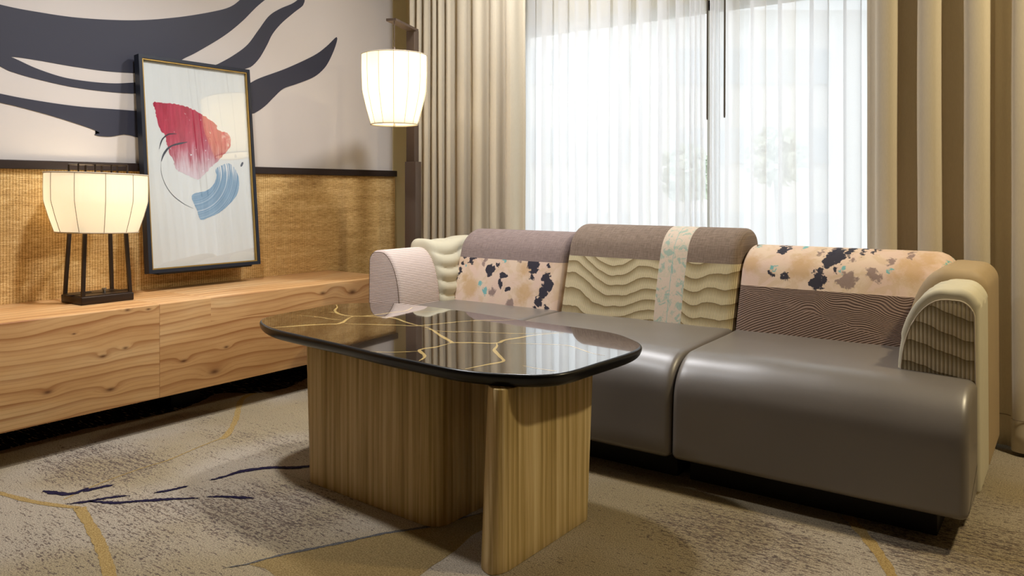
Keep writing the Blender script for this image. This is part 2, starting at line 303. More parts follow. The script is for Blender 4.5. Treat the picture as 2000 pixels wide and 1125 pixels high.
# carpets, wood, stone ------------------------------------------------
def carpet_base():
    m = Mat('carpet_greige'); P = m.co(); x, y, z = m.sep(P)
    fine = m.noise(P, 260, 2, 0.6); med = m.noise(P, 60, 2)
    streak = m.noise(m.vec(x*62, y*190, 0), 1, 2, 0.65)
    rows = m.noise(m.vec(x*9, y*75, 3), 1, 2, 0.6)
    dens = m.noise(m.vec(x*1.1, y*1.5, 9), 1, 2, 0.55)
    dens2 = m.step(dens, 0.42, 0.70)
    for cx_, cy_, r_ in ((-1.95, 1.45, 0.30), (-2.75, 1.36, 0.28), (-0.75, 2.10, 0.28), (-0.15, 2.35, 0.4)):     # denser weave fields
        d = m.vm('DISTANCE', m.vec(x*0.7, y, 0), (cx_*0.7, cy_, 0)); dens2 = m.math('MAXIMUM', dens2, m.math('SUBTRACT', 1.0, m.step(d, r_*0.4, r_))*1.15)
    thr = streak*0.66 + rows*0.34 + dens2*0.095
    dash = m.step(thr, 0.60, 0.635)
    base = m.mix(m.step(fine, 0.3, 0.7), lin('8a867d'), lin('bdb7aa'))
    tint = m.mix(m.step(m.noise(P, 1.6, 2), 0.4, 0.6), lin('fff6ec'), lin('eee0c4'))
    n = m.N.new('ShaderNodeMix'); n.data_type = 'RGBA'; n.blend_type = 'MULTIPLY'; n.inputs[0].default_value = 1
    m.put(n.inputs[6], base); m.put(n.inputs[7], tint); base = S(m, n.outputs[2])
    dark = m.mix(m.step(med, 0.35, 0.65), lin('4c4140'), lin('6e5d52'))
    m.bump(fine + med*0.4, 0.9, 0.004)
    return m.done(m.mix(dash*0.85, base, dark), 0.95, Specular_IOR_Level=0.1)
def carpet_inlay(name, c1, c2, stripe=0.0, cs='b7a993'):
    m = Mat(name); P = m.co(); x, y, z = m.sep(P)
    fine = m.noise(P, 260, 2, 0.6)
    c = m.mix(m.step(fine, 0.3, 0.7), lin(c1), lin(c2))
    if stripe:
        st = m.noise(m.vec(x*14, y*120, 0), 1, 2, 0.6)
        c = m.mix(m.step(st, stripe, stripe+0.04), c, lin(cs))
    m.bump(fine, 0.9, 0.004)
    return m.done(c, 0.95, Specular_IOR_Level=0.1)
def wood_plank():
    m = Mat('knotty_oak'); P = m.co(); x, y, z = m.sep(P)
    # board joint at y=1.83: the grain jumps there
    seg = m.math('GREATER_THAN', y, 1.686)
    seg2 = m.math('GREATER_THAN', y, 1.912)*m.math('GREATER_THAN', z, 0.40)
    off = seg*3.7 + seg2*5.1
    zz = z + x*0.8
    warp = m.noise(m.vec(y*1.1, zz*2.6, off), 1, 2, 0.45)
    f = zz*20 + warp*3.4 + m.noise(m.vec(y*5, zz*30, off), 1, 2)*0.13
    knots = [(1.464, .331, .011), (1.549, .348, .009), (1.789, .256, .012), (1.929, .186, .019), (1.492, .201, .014), (1.271, .237, .013), (1.985, .281, .010),
             (1.557, .492, .009), (1.64, .485, .008), (2.51, .455, .014), (2.70, .441, .022), (1.36, .43, .006), (0.9, .30, .015)]
    core = None
    for (ky, kz, r) in knots:
        d = m.vm('DISTANCE', m.vec(0, y*0.45, z), (0, ky*0.45, kz))
        g = m.math('EXPONENT', (d*d)*(-1/(r*r*2.6)))
        f = f + g*(38*r)
        k = m.math('EXPONENT', (d*d)*(-1/(r*r*0.30)))
        core = k if core is None else m.math('MAXIMUM', core, k)
    band = m.math('FRACT', f)
    line = m.step(band, 0.60, 0.97) - m.step(band, 0.97, 1.0)
    fib = m.noise(m.vec(y*10, zz*260, off), 1, 3, 0.6)
    tone = m.noise(m.vec(y*1.6, zz*7, off+3), 1, 3, 0.6)
    c = m.ramp(tone, [(0.28, 'c89a66'), (0.5, 'dcb07a'), (0.72, 'e8c694')])
    c = m.mix(fib*0.35, c, lin('a9713d'))
    c = m.mix(line*(m.noise(m.vec(y*1.2, zz*9, 4), 1, 1)*1.1), c, lin('94582a'))
    fl_ = m.math('SINE', f*(2*PI*3) + fib*4)
    c = m.mix(m.step(fl_, 0.2, 1.0)*0.22, c, lin('a26a38'))
    c = m.mix(core*0.85, c, lin('56301c'))
    joint = m.math('LESS_THAN', m.math('ABSOLUTE', y-1.686), 0.0012)
    c = m.mix(joint*0.5, c, lin('7a4c28'))
    m.bump(line*-0.5 + fib*0.3, 0.25, 0.001)
    return m.done(c, m.math('ADD', fib*0.15, 0.38))
def wood_leg():
    m = Mat('striped_bronze_wood'); P = m.co(); x, y, z = m.sep(P)
    u = x*1.0 + y*0.97
    n1 = m.noise(m.vec(u*38, z*0.8, 0), 1, 3, 0.55)
    n2 = m.noise(m.vec(u*260, z*5, 4), 1, 2, 0.6)
    fl = m.math('SINE', u*(2*PI/0.021) + n1*3)
    f = n1*0.72 + n2*0.20 + fl*0.025
    c = m.ramp(f, [(0.27, '86703f'), (0.40, 'bca26a'), (0.50, 'd6bd8a'), (0.62, 'e6d2a2')])
    m.bump(fl*0.6+n2*0.4, 0.45, 0.0012)
    return m.done(c, 0.42)
def grasscloth():
    m = Mat('woven_grasscloth'); P = m.co(); x, y, z = m.sep(P)
    warp = m.math('SINE', y*(2*PI/0.0115) + m.noise(m.vec(y*20, z*2, 0), 1, 1)*3)
    h1 = m.noise(m.vec(y*26, z*230, 0), 1, 3, 0.65)
    h2 = m.noise(m.vec(y*160, z*330, 4), 1, 2, 0.6)
    big = m.noise(m.vec(y*3, z*26, 8), 1, 3, 0.6)
    f = h1*0.45 + h2*0.3 + big*0.25 + warp*0.045
    c = m.ramp(f, [(0.34, '8c6a3c'), (0.46, 'c49c60'), (0.55, 'e2be80'), (0.66, 'f4deaa')])
    m.bump(h1 + warp*0.25 + h2*0.4, 0.7, 0.003)
    return m.done(c, 0.85)
def leather():
    m = Mat('taupe_leather'); P = m.co()
    n = m.noise(P, 3.0, 3); g = m.noise(P, 420, 2, 0.6)
    m.bump(g + n*6, 0.12, 0.001)
    return m.done(m.mix(n, lin('67605a'), lin('746d66')), 0.42, Specular_IOR_Level=0.9, Coat_Weight=0.5, Coat_Roughness=0.38, Coat_IOR=1.6)
def table_lacquer():
    m = Mat('black_lacquer_top'); P = m.co(); x, y, z = m.sep(P)
    w = m.math('SINE', x*(2*PI/0.0062))*m.math('SINE', y*(2*PI/0.0062))
    n = m.noise(P, 4, 3)
    c = m.mix(m.step(n, 0.35, 0.7), lin('1b1714'), lin('3a2f26'))
    c = m.mix(m.step(w, 0.0, 0.9)*0.35, c, lin('5b4a38'))
    return m.done(c, 0.055, Specular_IOR_Level=0.8, Coat_Weight=1.0, Coat_Roughness=0.02, Coat_IOR=1.7)
def mountains(name, xs='x', c_hi='e2d5b0', c_lo='9a8760', dz=0.054, rib=0.0052, seed=0.0, amp=1.0, ph=0.0):
    m = Mat(name); P = m.co(); x, y, z = m.sep(P)
    h = x if xs == 'x' else y
    n1 = m.noise(m.vec(h*4.0+seed, z*2.0, seed), 1, 1, 0.4)
    n2 = m.noise(m.vec(h*26+seed, z*6, seed), 1, 2, 0.5)
    lf = (z + (n1-0.5)*0.36*amp + (n2-0.5)*0.012)*(1/dz) + ph
    v = m.math('FRACT', lf)
    rs = m.math('SINE', h*(2*PI/rib))
    c = m.ramp(v, [(0.0, c_hi), (0.35, c_hi), (0.93, c_lo), (0.975, '7a6848'), (1.0, c_hi)])
    ribm = m.step(rs, 0.2, 0.95)
    c = m.mix(ribm*0.6, c, lin('77643f'))
    m.bump(rs*-1.0, 0.6, 0.0012)
    return m.done(c, 0.85)
def floral(name, xr):
    m = Mat(name); P = m.co(); x, y, z = m.sep(P)
    nv = m.noise(P, 42, 3, 0.6, out=1)
    Q = m.vm('ADD', m.vec(x, 0, z), m.vm('MULTIPLY', m.vm('SUBTRACT', nv, (0.5, 0.5, 0.5)), (0.055, 0.0, 0.055)))
    def mask(blobs, soft):
        d = None
        for (bx, bz, r) in blobs:
            if not (xr[0] <= bx <= xr[1]): continue
            e = m.vm('DISTANCE', Q, (bx, 0, bz)) - r
            d = e if d is None else m.math('MINIMUM', d, e)
        if d is None: return None
        s_ = m.step(d, -soft, soft); return m.math('SUBTRACT', 1.0, s_)
    base = m.mix(m.step(m.noise(P, 9, 3), 0.35, 0.65), lin('e2cbb4'), lin('dfc3b2'))
    wash = m.step(m.noise(P, 14, 4, 0.6, dist=1.2), 0.50, 0.62)
    base = m.mix(wash*0.45, base, lin('cfb38c'))
    c = base
    for bl, col, soft, k in ((FL_TAN, 'c9a475', 0.02, 0.75), (FL_MAUVE, '7d6866', 0.004, 0.8), (FL_TEAL, '58b0b4', 0.003, 0.85), (FL_NAVY, '1c1f33', 0.0022, 0.97)):
        mk = mask(bl, soft)
        if mk is not None: c = m.mix(mk*k, c, lin(col))
    m.bump(m.noise(P, 300, 2), 0.3, 0.001)
    return m.done(c, 0.75)
def brown_grain():
    m = Mat('brown_woodgrain_corduroy'); P = m.co(); x, y, z = m.sep(P)
    w = m.noise(m.vec(x*3.2, z*3.4, 2), 1, 2, 0.5)
    s1 = m.math('SINE', (z + w*0.30)*(2*PI/0.0085))
    s2 = m.math('SINE', (z - x*0.42 + w*0.05)*(2*PI/0.0085))
    sel = m.step(z + x*0.25, 0.30, 0.335)
    s_ = s2 + (s1-s2)*sel
    n = m.noise(m.vec(x*40, z*60, 1), 1, 2)
    c = m.mix(m.step(s_, -0.3, 0.9), lin('8a7264'), lin('604d43'))
    c = m.mix(n*0.25, c, lin('9c8778'))
    m.bump(s_*-1.0, 0.6, 0.0015)
    return m.done(c, 0.8)
def strip_mat():
    m = Mat('pale_pink_teal_stripe'); P = m.co(); x, y, z = m.sep(P)
    n = m.noise(P, 22, 4, 0.6, dist=1.5)
    c = m.mix(m.step(n, 0.42, 0.5), lin('a5b9ab'), lin('d8c6b4'))
    c = m.mix(m.step(m.noise(P, 60, 3, dist=1), 0.52, 0.6)*0.5, c, lin('c7c3ab'))
    line = m.math('LESS_THAN', m.math('ABSOLUTE', x+1.327), 0.0012)
    c = m.mix(line*0.7, c, lin('7fb8b4'))
    m.bump(m.noise(P, 250, 2), 0.3, 0.001)
    return m.done(c, 0.8)
def sheer_mat():
    m = Mat('sheer_voile'); N = m.N; P = m.co(); x, y, z = m.sep(P)
    d = N.new('ShaderNodeBsdfDiffuse'); d.inputs[0].default_value = (0.88, 0.88, 0.89, 1)
    t = N.new('ShaderNodeBsdfTranslucent'); t.inputs[0].default_value = (0.90, 0.91, 0.925, 1)
    tr = N.new('ShaderNodeBsdfTransparent')
    a = N.new('ShaderNodeMixShader'); a.inputs[0].default_value = 0.62
    m.t.links.new(d.outputs[0], a.inputs[1]); m.t.links.new(t.outputs[0], a.inputs[2])
    b = N.new('ShaderNodeMixShader')
    th = m.noise(m.vec(x*420, z*420, 0), 1, 1)
    fac = m.math('ADD', th*0.08, 0.80)
    m.put(b.inputs[0], fac)
    m.t.links.new(tr.outputs[0], b.inputs[1]); m.t.links.new(a.outputs[0], b.inputs[2])
    m.t.links.new(b.outputs[0], m.out.inputs[0]); return m.mat
def drape_mat():
    m = Mat('beige_blackout_fabric'); N = m.N; P = m.co(); x, y, z = m.sep(P)
    n = m.noise(m.vec(x*500, y*500, z*60), 1, 2)
    m.bump(n, 0.25, 0.0006)
    return m.done(m.mix(n, lin('c9bda6'), lin('d6cbb5')), 0.85, Sheen_Weight=0.15)
def glass_mat(name, refl=1.0, ior=1.5, tint=(0.985, 0.99, 0.985, 1)):
    m = Mat(name); N = m.N
    tr = N.new('ShaderNodeBsdfTransparent'); tr.inputs[0].default_value = tint
    gl = N.new('ShaderNodeBsdfGlossy'); gl.inputs['Roughness'].default_value = 0.01
    lw = N.new('ShaderNodeLayerWeight'); lw.inputs[0].default_value = 0.5      # thin pane: the same reflectance on both faces
    r0 = ((ior-1)/(ior+1))**2
    fr = m.math('ADD', m.math('POWER', S(m, lw.outputs['Facing']), 5.0)*(1-r0), r0)
    b = N.new('ShaderNodeMixShader'); m.put(b.inputs[0], m.math('MULTIPLY', fr, refl, clamp=True))
    m.t.links.new(tr.outputs[0], b.inputs[1]); m.t.links.new(gl.outputs[0], b.inputs[2])
    m.t.links.new(b.outputs[0], m.out.inputs[0]); return m.mat
def shade_mat(name, col, emit, ecol):
    m = Mat(name); N = m.N; P = m.co()
    w = m.noise(m.vm('MULTIPLY', P, (1, 1, 0.15)), 160, 2)
    c = m.mix(w, lin(col), tuple(v*0.93 for v in lin(col)[:3])+(1,))
    d = N.new('ShaderNodeBsdfDiffuse'); m.put(d.inputs[0], c)
    t = N.new('ShaderNodeBsdfTranslucent'); m.put(t.inputs[0], c)
    a = N.new('ShaderNodeMixShader'); a.inputs[0].default_value = 0.55
    e = N.new('ShaderNodeEmission'); e.inputs[0].default_value = ecol; e.inputs[1].default_value = emit
    s_ = N.new('ShaderNodeAddShader')
    m.t.links.new(d.outputs[0], a.inputs[1]); m.t.links.new(t.outputs[0], a.inputs[2])
    m.t.links.new(a.outputs[0], s_.inputs[0]); m.t.links.new(e.outputs[0], s_.inputs[1])
    m.t.links.new(s_.outputs[0], m.out.inputs[0]); return m.mat
def crimson_mat():
    m = Mat('crimson_brush_paint'); P = m.co(); x, y, z = m.sep(P)
    s_ = m.noise(m.vec(y*60, z*7, 0), 1, 3, 0.6); n = m.noise(P, 34, 4, 0.65)
    fade = (z*-6.0) + 7.05 + (s_-0.5)*1.6                        # paint thins out downwards
    fade2 = m.step(y*7 + (n-0.5)*2.2 + z*2.0, 18.15, 19.0)          # and to the right
    f = m.math('MAXIMUM', m.step(fade, 0.0, 1.0), fade2*0.75)
    spots = m.step(n, 0.66, 0.70)
    c = m.mix(m.step(s_, 0.3, 0.7), lin('b3193f'), lin('cf3558'))
    c = m.mix(m.math('MAXIMUM', f*0.8, spots), c, lin('efe3ea'))
    return m.done(c, 0.6)
def blue_mat():
    m = Mat('blue_brush_paint'); P = m.co(); x, y, z = m.sep(P)
    a = m.vm('DISTANCE', m.vec(0, y, z), (0, 2.08, 1.04))
    s_ = m.noise(m.vec(a*120, 0, 0), 1, 3, 0.6)
    top = m.step(z, 0.98, 1.06)
    c = m.mix(m.step(s_, 0.3, 0.7), lin('5f8eb8'), lin('9dbdd8'))
    c = m.mix(m.step(s_ + top*0.12, 0.60, 0.64), c, lin('f2f4f6'))
    return m.done(c, 0.6)

M = dict(
    wall=plain('greige_wallpaper', 'd6cec8', 0.75, var=0.02),
    wallw=plain('cream_paint', 'd9cba2', 0.8, var=0.02),
    ceil=plain('white_ceiling', 'dedad2', 0.9, var=0.01),
    back=plain('beige_paint', '665f58', 0.85, var=0.02),
    mural=plain('ink_blue_mural_paint', '3a3b48', 0.5, var=0.08, scale=2),
    grass=grasscloth(), rail=plain('dark_walnut_rail', '2f2523', 0.4, var=0.15),
    carpet=carpet_base(), gold=carpet_inlay('carpet_ochre_line', '8a7043', 'b39a66'),
    ochre=carpet_inlay('carpet_ochre_field', '76623f', '9c875c'), navy=carpet_inlay('carpet_navy', '161225', '2e2742'),
    cdark=carpet_inlay('carpet_dark_inlay_and_shadow', '15131b', '2a2630', 0.60), cgrey=carpet_inlay('carpet_grey_edge', '4b4a4c', '6d6a66'),
    oak=wood_plank(), leg=wood_leg(), leather=leather(), black=plain('black_paint', '0d0d0e', 0.6),
    plinth=plain('dark_plinth', '17110f', 0.6), top=table_lacquer(), edge=plain('black_lacquer_edge', '07080b', 0.30, Coat_Weight=0.15, Coat_Roughness=0.2),
    vein=plain('gold_vein_inlay', 'd8bb78', 0.12, metal=0.0, Coat_Weight=1.0, Coat_Roughness=0.02, Coat_IOR=1.7),
    mauve=mat_weave('mauve_grey_weave', '7f6f6b', '9b8984', 0.0035), brownw=mat_weave('taupe_brown_weave', '77665a', '978576', 0.0035),
    pinkrib=None, mount=mountains('ridge_pattern_pleats', seed=3.3), mount2=mountains('ridge_pattern_ribs', rib=0.0105, dz=0.06, seed=9.1, amp=0.55, c_hi='cdbf9f', c_lo='8f8263'),
    flA=floral('floral_print_left', (-2.6, -1.75)), flB=floral('floral_print_right', (-1.3, -0.1)),
    grain=brown_grain(), strip=strip_mat(), quilt=None, tan=None, drape=drape_mat(), sheer=sheer_mat(),
    glass=glass_mat('window_glass', 0.6), pglass=glass_mat('picture_glass', 1.8, 1.52, (0.98, 0.99, 0.99, 1)),
    frame=plain('navy_black_frame', '1e232f', 0.4), gilt=plain('gilt_fillet', 'a98a4a', 0.35, metal=0.6), paper=plain('white_paper', 'f0f0ee', 0.8, var=0.01),
    crimson=crimson_mat(), blue=blue_mat(), ink=plain('ink_stroke', '23283a', 0.6),
    bronze=plain('dark_bronze', '3b3029', 0.38, metal=0.55), bronze2=plain('bronze_post', '5b4d43', 0.45, metal=0.4), wire=plain('shade_wire', '8f8470', 0.7),
    alu=plain('window_frame_paint', 'c4c2b8', 0.5), wand=plain('grey_wand', '5d5850', 0.4), steel=plain('switch_steel', 'b8b8b8', 0.25, metal=0.9),
    fac=plain('white_render', 'e6e4e0', 0.9), facw=plain('facade_window_glass', 'c6ccd0', 0.5), ground=plain('pavement', 'bdbab4', 0.9), leaf=plain('leaf_green', 'c4cdbb', 0.8), bark=plain('bark', '8f8578', 0.9),
    seam=plain('seam_thread', '6f6053', 0.8), piping=plain('pale_piping', 'c9bca6', 0.8),
)
def fine_rib(name, c1, c2, axis, period):
    m = Mat(name); P = m.co(); x, y, z = m.sep(P); u = {'x': x, 'y': y, 'z': z}[axis]
    r = m.math('SINE', u*(2*PI/period)); n = m.noise(P, 90, 2)
    m.bump(r + n*0.4, 0.5, 0.001)
    return m.done(m.mix(m.step(r + (n-0.5), -0.6, 0.9), lin(c1), lin(c2)), 0.85)
M['pinkrib'] = fine_rib('pale_pink_ribbed_fabric', 'c9b6ae', 'e0d0c8', 'z', 0.0075)
M['quilt'] = plain('cream_quilted_fabric', 'cdc6ae', 0.75, var=0.05, scale=18)
M['tan'] = plain('tan_suede', 'b09a78', 0.6, var=0.07, scale=9)

# ---------------------------------------------------------------- the room
XL, XR, YF, YB, ZC = -3.46, 1.75, -2.4, 3.62, 2.56
bm = bmesh.new()
box(bm, XL-0.1, XR+0.1, YF-0.1, YB+0.1, -0.12, 0, 0)
def fl3(h): return lambda p: (p.x, p.y, h)
def inside(p):  # keep inlays on the floor slab
    return Vector((max(p.x, XL+0.02), max(p.y, YF+0.02)))
poly(bm, [(*inside(p), 0.0006) for p in closed_smooth(OCHRE, 0.02, 0.0012)], 2)
add_strip(bm, OCHRE_EDGE, 0.011, fl3(0.0012), 5, 0.002, 0.008)
for pts, w in GOLD: add_strip(bm, pts, w, fl3(0.0008), 1, 0.0012, 0.008, taper=False)
for pts, w in NAVY: add_strip(bm, pts, w*1.75, fl3(0.0016), 3, 0.0030, 0.007)
poly(bm, [(*inside(p), 0.0010) for p in closed_smooth(DARKPATCH, 0.02, 0.006)], 4)  # dark carpet inlay, with the shadow by the credenza painted into the same patch
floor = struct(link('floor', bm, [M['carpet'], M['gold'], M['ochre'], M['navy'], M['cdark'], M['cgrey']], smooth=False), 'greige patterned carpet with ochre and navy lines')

struct(link('wall_left', boxmesh(XL-0.1, XL, YF, YB, 0, ZC), M['wall'], smooth=False), 'pale greige papered wall with a big dark mural')
# painted end strip of the left wall beyond the paper
struct(link('trim_1', boxmesh(XL, XL+0.004, 3.50, YB, 0, ZC), M['wallw'], smooth=False), 'cream painted strip at the wall corner')
bm = bmesh.new()   # window wall with an opening
WX0, WX1, WZ0, WZ1 = -2.60, -0.55, 0.32, 1.872
box(bm, XL, WX0, YB, YB+0.1, 0, ZC); box(bm, WX1, XR, YB, YB+0.1, 0, ZC)
box(bm, WX0, WX1, YB, YB+0.1, 0, WZ0); box(bm, WX0, WX1, YB, YB+0.1, WZ1, ZC)
struct(link('wall_back', bm, M['wallw'], smooth=False), 'window wall behind the curtains')
struct(link('wall_right', boxmesh(XR, XR+0.1, YF, YB, 0, ZC), M['back'], smooth=False))
struct(link('wall_front', boxmesh(XL, XR, YF-0.1, YF, 0, ZC), M['back'], smooth=False))
struct(link('ceiling', boxmesh(XL-0.1, XR+0.1, YF-0.1, YB+0.1, ZC, ZC+0.1), M['ceil'], smooth=False))
struct(link('baseboard_back', boxmesh(-0.9, XR, YB-0.015, YB, 0, 0.09), M['rail'], smooth=False))
struct(link('wall_panel_left', boxmesh(XL, XL+0.02, YF, 3.50, 0, 1.036), M['grass'], smooth=False), 'woven straw-coloured grasscloth wainscot').name = 'trim_3'
struct(link('trim_2', boxmesh(XL, XL+0.036, YF, 3.505, 1.036, 1.072, 0.003), M['rail'], smooth=False), 'dark walnut rail capping the wainscot')
bm = bmesh.new()
for mk, P_ in enumerate(MURAL):
    pts = closed_smooth(P_, 0.015)
    n = len(pts)
    fr = [bm.verts.new((XL+0.0012+mk*0.0003, p.x, min(p.y, ZC-0.002))) for p in pts]; bk = [bm.verts.new((XL, p.x, min(p.y, ZC-0.002))) for p in pts]
    f = bm.faces.new(fr)
    for i in range(n): bm.faces.new((fr[i], bk[i], bk[(i+1) % n], fr[(i+1) % n]))
    bmesh.ops.triangulate(bm, faces=[f])
tag(link('wall_mural', bm, M['mural'], smooth=False), 'large ink-blue abstract swoosh mural applied to the pale left wall', 'mural')

# window frame, glass
wf = bmesh.new()
for a, b, c, d in ((WX0, WX1, WZ0, WZ0+0.05), (WX0, WX1, WZ1-0.05, WZ1), (WX0, WX0+0.05, WZ0, WZ1), (WX1-0.05, WX1, WZ0, WZ1), (-1.465, -1.424, WZ0, WZ1)):
    box(wf, a, b, YB+0.01, YB+0.07, c, d)
w1 = struct(link('window_1', wf, M['alu'], smooth=False), 'wide window with a pale central mullion behind the sheers')
PINV[w1.name] = Matrix()
for a, b in ((WX0+0.05, -1.465), (-1.424, WX1-0.05)):
    link('glass_pane', boxmesh(a, b, YB+0.038, YB+0.042, WZ0+0.05, WZ1-0.05), M['glass'], w1, smooth=False)

# housings of the added ceiling fill lights (outside the view)
for x, y, e, c, _s in CEIL_FILLS:
    bm = bmesh.new(); lathe(bm, (x, y, 0), [(0.05, ZC), (0.11, ZC), (0.112, ZC-0.012), (0.09, ZC-0.016), (0.088, ZC-0.004), (0.05, ZC-0.003)], 28)
    o = link('fill_downlight', bm, M['alu']); tag(o, 'round ceiling downlight added out of view as room fill', 'ceiling light', 'added fill downlights')

# ---------------------------------------------------------------- curtains
def fold_curve(x0, x1, yc, amp, period, sharp=0.5, ph=0.0, jit=0.25, step=0.006, seed=1, over=0.10):
    rnd = random.Random(seed); n = int(round((x1-x0)/period)); edges = [x0]
    w = [1+rnd.uniform(-jit, jit) for _ in range(n)]; s_ = sum(w)
    for v in w: edges.append(edges[-1]+(x1-x0)*v/s_)
    am = [amp*(1+rnd.uniform(-0.25, 0.25)) for _ in range(n)]
    out = []
    for i in range(n):
        k = max(10, int((edges[i+1]-edges[i])/step))
        for j in range(k):
            t = j/k; x = edges[i]+(edges[i+1]-edges[i])*t
            # from a valley by the window up to a ridge towards the room and back; ridge late in the fold
            tt = t/sharp*0.5 if t < sharp else 0.5+(t-sharp)/(1-sharp)*0.5
            a = am[i]
            y = yc + a*math.cos(2*PI*tt)
            xx = x + (edges[i+1]-edges[i])*over*math.sin(4*PI*tt)
            out.append((xx, y, i + tt))
    out.append((x1, yc+amp, n)); return out
def curtain_mesh(curve, z0, z1, nz=40, sway=0.006, flare=0.0, thick=0.0):
    bm = bmesh.new(); rows = []
    xm = sum(c[0] for c in curve)/len(curve)
    for j in range(nz+1):
        s_ = j/nz; z = z0+(z1-z0)*s_
        row = []
        for i, (x, y, u) in enumerate(curve):
            dx = sway*mnoise.noise((u*0.9, z*1.3, 3.0))*(1-s_*0.6) + flare*(x-xm)*(1-s_)
            dy = sway*1.2*mnoise.noise((u*0.8+9, z*1.1, 1.0))*(1-s_*0.6)
            row.append(bm.verts.new((x+dx, y+dy, z)))
        rows.append(row)
    for a, b in zip(rows, rows[1:]):
        for k in range(len(a)-1): bm.faces.new((a[k], a[k+1], b[k+1], b[k]))
    return bm
def solid(o, t):
    md = o.modifiers.new('thickness', 'SOLIDIFY'); md.thickness = t; md.offset = 0
def add_tracks(parent, x0, x1, y):
    link('curtain_track', boxmesh(x0, x1, y-0.02, y+0.02, 2.535, 2.56, 0.003), M['alu'], parent)
YC = 3.36
cl = thing('curtain', (-2.77, YC, 0), 'beige blackout curtain gathered left of the window beside the floor lamp', 'curtain', 'blackout curtains')
c1 = fold_curve(-3.17, -2.84, YC, 0.038, 0.055, 0.6, seed=4); c2 = fold_curve(-2.84, -2.385, YC, 0.045, 0.112, 0.60, seed=6, jit=0.1)
bm = curtain_mesh([(x, y, u) for x, y, u in c1[:-1]] + [(x, y, u+6) for x, y, u in c2], 0.015, 2.54)
o = link('drape', bm, M['drape'], cl); solid(o, 0.003)
add_tracks(cl, -3.2, -2.36, YC)
cr = thing('curtain', (-0.35, YC-0.02, 0), 'beige blackout curtain hanging right of the window behind the sofa arm', 'curtain', 'blackout curtains')
cv = fold_curve(-0.695, 0.62, YC-0.01, 0.047, 0.142, 0.60, seed=12, jit=0.14)
bm = curtain_mesh(cv, 0.015, 2.54)
o = link('drape', bm, M['drape'], cr); solid(o, 0.003)
# stitched hem near the floor
hb = bmesh.new(); tube(hb, [(x, y-0.004, 0.13) for x, y, u in cv[::2]], 0.0012, 5)
link('hem_stitch', hb, M['seam'], cr)
add_tracks(cr, -0.75, 0.66, YC-0.01)
YS = 3.49
sl = thing('sheer_curtain', (-2.0, YS, 0), 'white sheer curtain over the left half of the window', 'curtain', 'white sheers')
cv = fold_curve(-2.68, -1.50, YS, 0.022, 0.105, 0.5, seed=21, jit=0.3, over=0.16)
cv += [(x, y, u+20) for x, y, u in fold_curve(-1.50, -1.42, YS, 0.012, 0.026, 0.5, seed=5, jit=0.1, step=0.003)[1:]]
link('sheer_fabric', curtain_mesh(cv, 0.02, 2.54, sway=0.008), M['sheer'], sl)
add_tracks(sl, -2.7, -1.415, YS)
sr = thing('sheer_curtain', (-0.95, YS, 0), 'white sheer curtain over the right half of the window', 'curtain', 'white sheers')
cv = fold_curve(-1.402, -1.345, YS+0.01, 0.008, 0.019, 0.5, seed=8, jit=0.1, step=0.002)
cv += [(x, y, u+10) for x, y, u in fold_curve(-1.345, -0.46, YS, 0.024, 0.135, 0.5, seed=31, jit=0.12, over=0.14)[1:]]
link('sheer_fabric', curtain_mesh(cv, 0.02, 2.54, sway=0.008), M['sheer'], sr)
add_tracks(sr, -1.39, -0.44, YS)
for par, px, zb in ((sr, -1.386, 1.275), (sr, -1.304, 1.28)):
    b = bmesh.new(); tube(b, [(px, 3.435, zb), (px, 3.435, zb+0.01), (px+0.004, 3.435, 2.54)], [0.0035, 0.0045, 0.0045], 8)
    link('wand', b, M['wand'], par)

# ---------------------------------------------------------------- outside
og = bmesh.new(); box(og, -60, 60, YB+0.3, 60, -1.2, -1.0)
struct(link('ground_outside', og, M['ground'], smooth=False)).name = 'ground'
bld = thing('building', (-10, 24, -1.0), 'pale building with rows of long windows seen through the sheer curtains', 'building')
ang = math.radians(36)
def rot(p):  # facade turned towards the window
    x, y = p; return (-9+ x*math.cos(ang)-y*math.sin(ang), 13 + x*math.sin(ang)+y*math.cos(ang))
def rbx(bm, x0, x1, y0, y1, z0, z1):
    v = [bm.verts.new((*rot((x, y)), z)) for z in (z0, z1) for y in (y0, y1) for x in (x0, x1)]
    for f in ((0,1,3,2),(4,5,7,6),(0,1,5,4),(2,3,7,6),(0,2,6,4),(1,3,7,5)): bm.faces.new([v[i] for i in f])
b = bmesh.new(); rbx(b, -14, 24, 0, 5, -1, 4.6); link('building_wall', b, M['fac'], bld, smooth=False)
for z0, z1 in ((-0.2, 0.5), (1.5, 2.2), (3.1, 3.8)):
    for k in range(9):
        b = bmesh.new(); rbx(b, -13.5+k*4.1, -10.3+k*4.1, -0.05, 0.02, z0, z1); link('facade_window', b, M['facw'], bld, smooth=False)
def tree(x, y, h, r, lab):
    t = thing('street_tree', (x, y, -1.0), lab, 'tree', 'street trees outside')
    b = bmesh.new(); tube(b, [(x, y, -1.0), (x+0.05, y, 0.2), (x, y, h-r*0.5)], [0.07, 0.05, 0.03], 8); link('trunk', b, M['bark'], t)
    b = bmesh.new()
    for k in range(420):
        d = Vector((random.gauss(0, 1), random.gauss(0, 1), random.gauss(0, 1.2))).normalized()*r*random.random()**0.4
        c = Vector((x, y, h)) + d; s_ = 0.07; u = Vector((random.uniform(-1,1), random.uniform(-1,1), random.uniform(-1,1))).normalized(); w = u.orthogonal().normalized()
        b.faces.new([b.verts.new(c+u*s_), b.verts.new(c+w*s_*0.6), b.verts.new(c-u*s_), b.verts.new(c-w*s_*0.6)])
    link('foliage', b, M['leaf'], t)
tree(-3.9, 9.0, 1.15, 0.35, 'small round street tree faintly seen behind the left sheer')
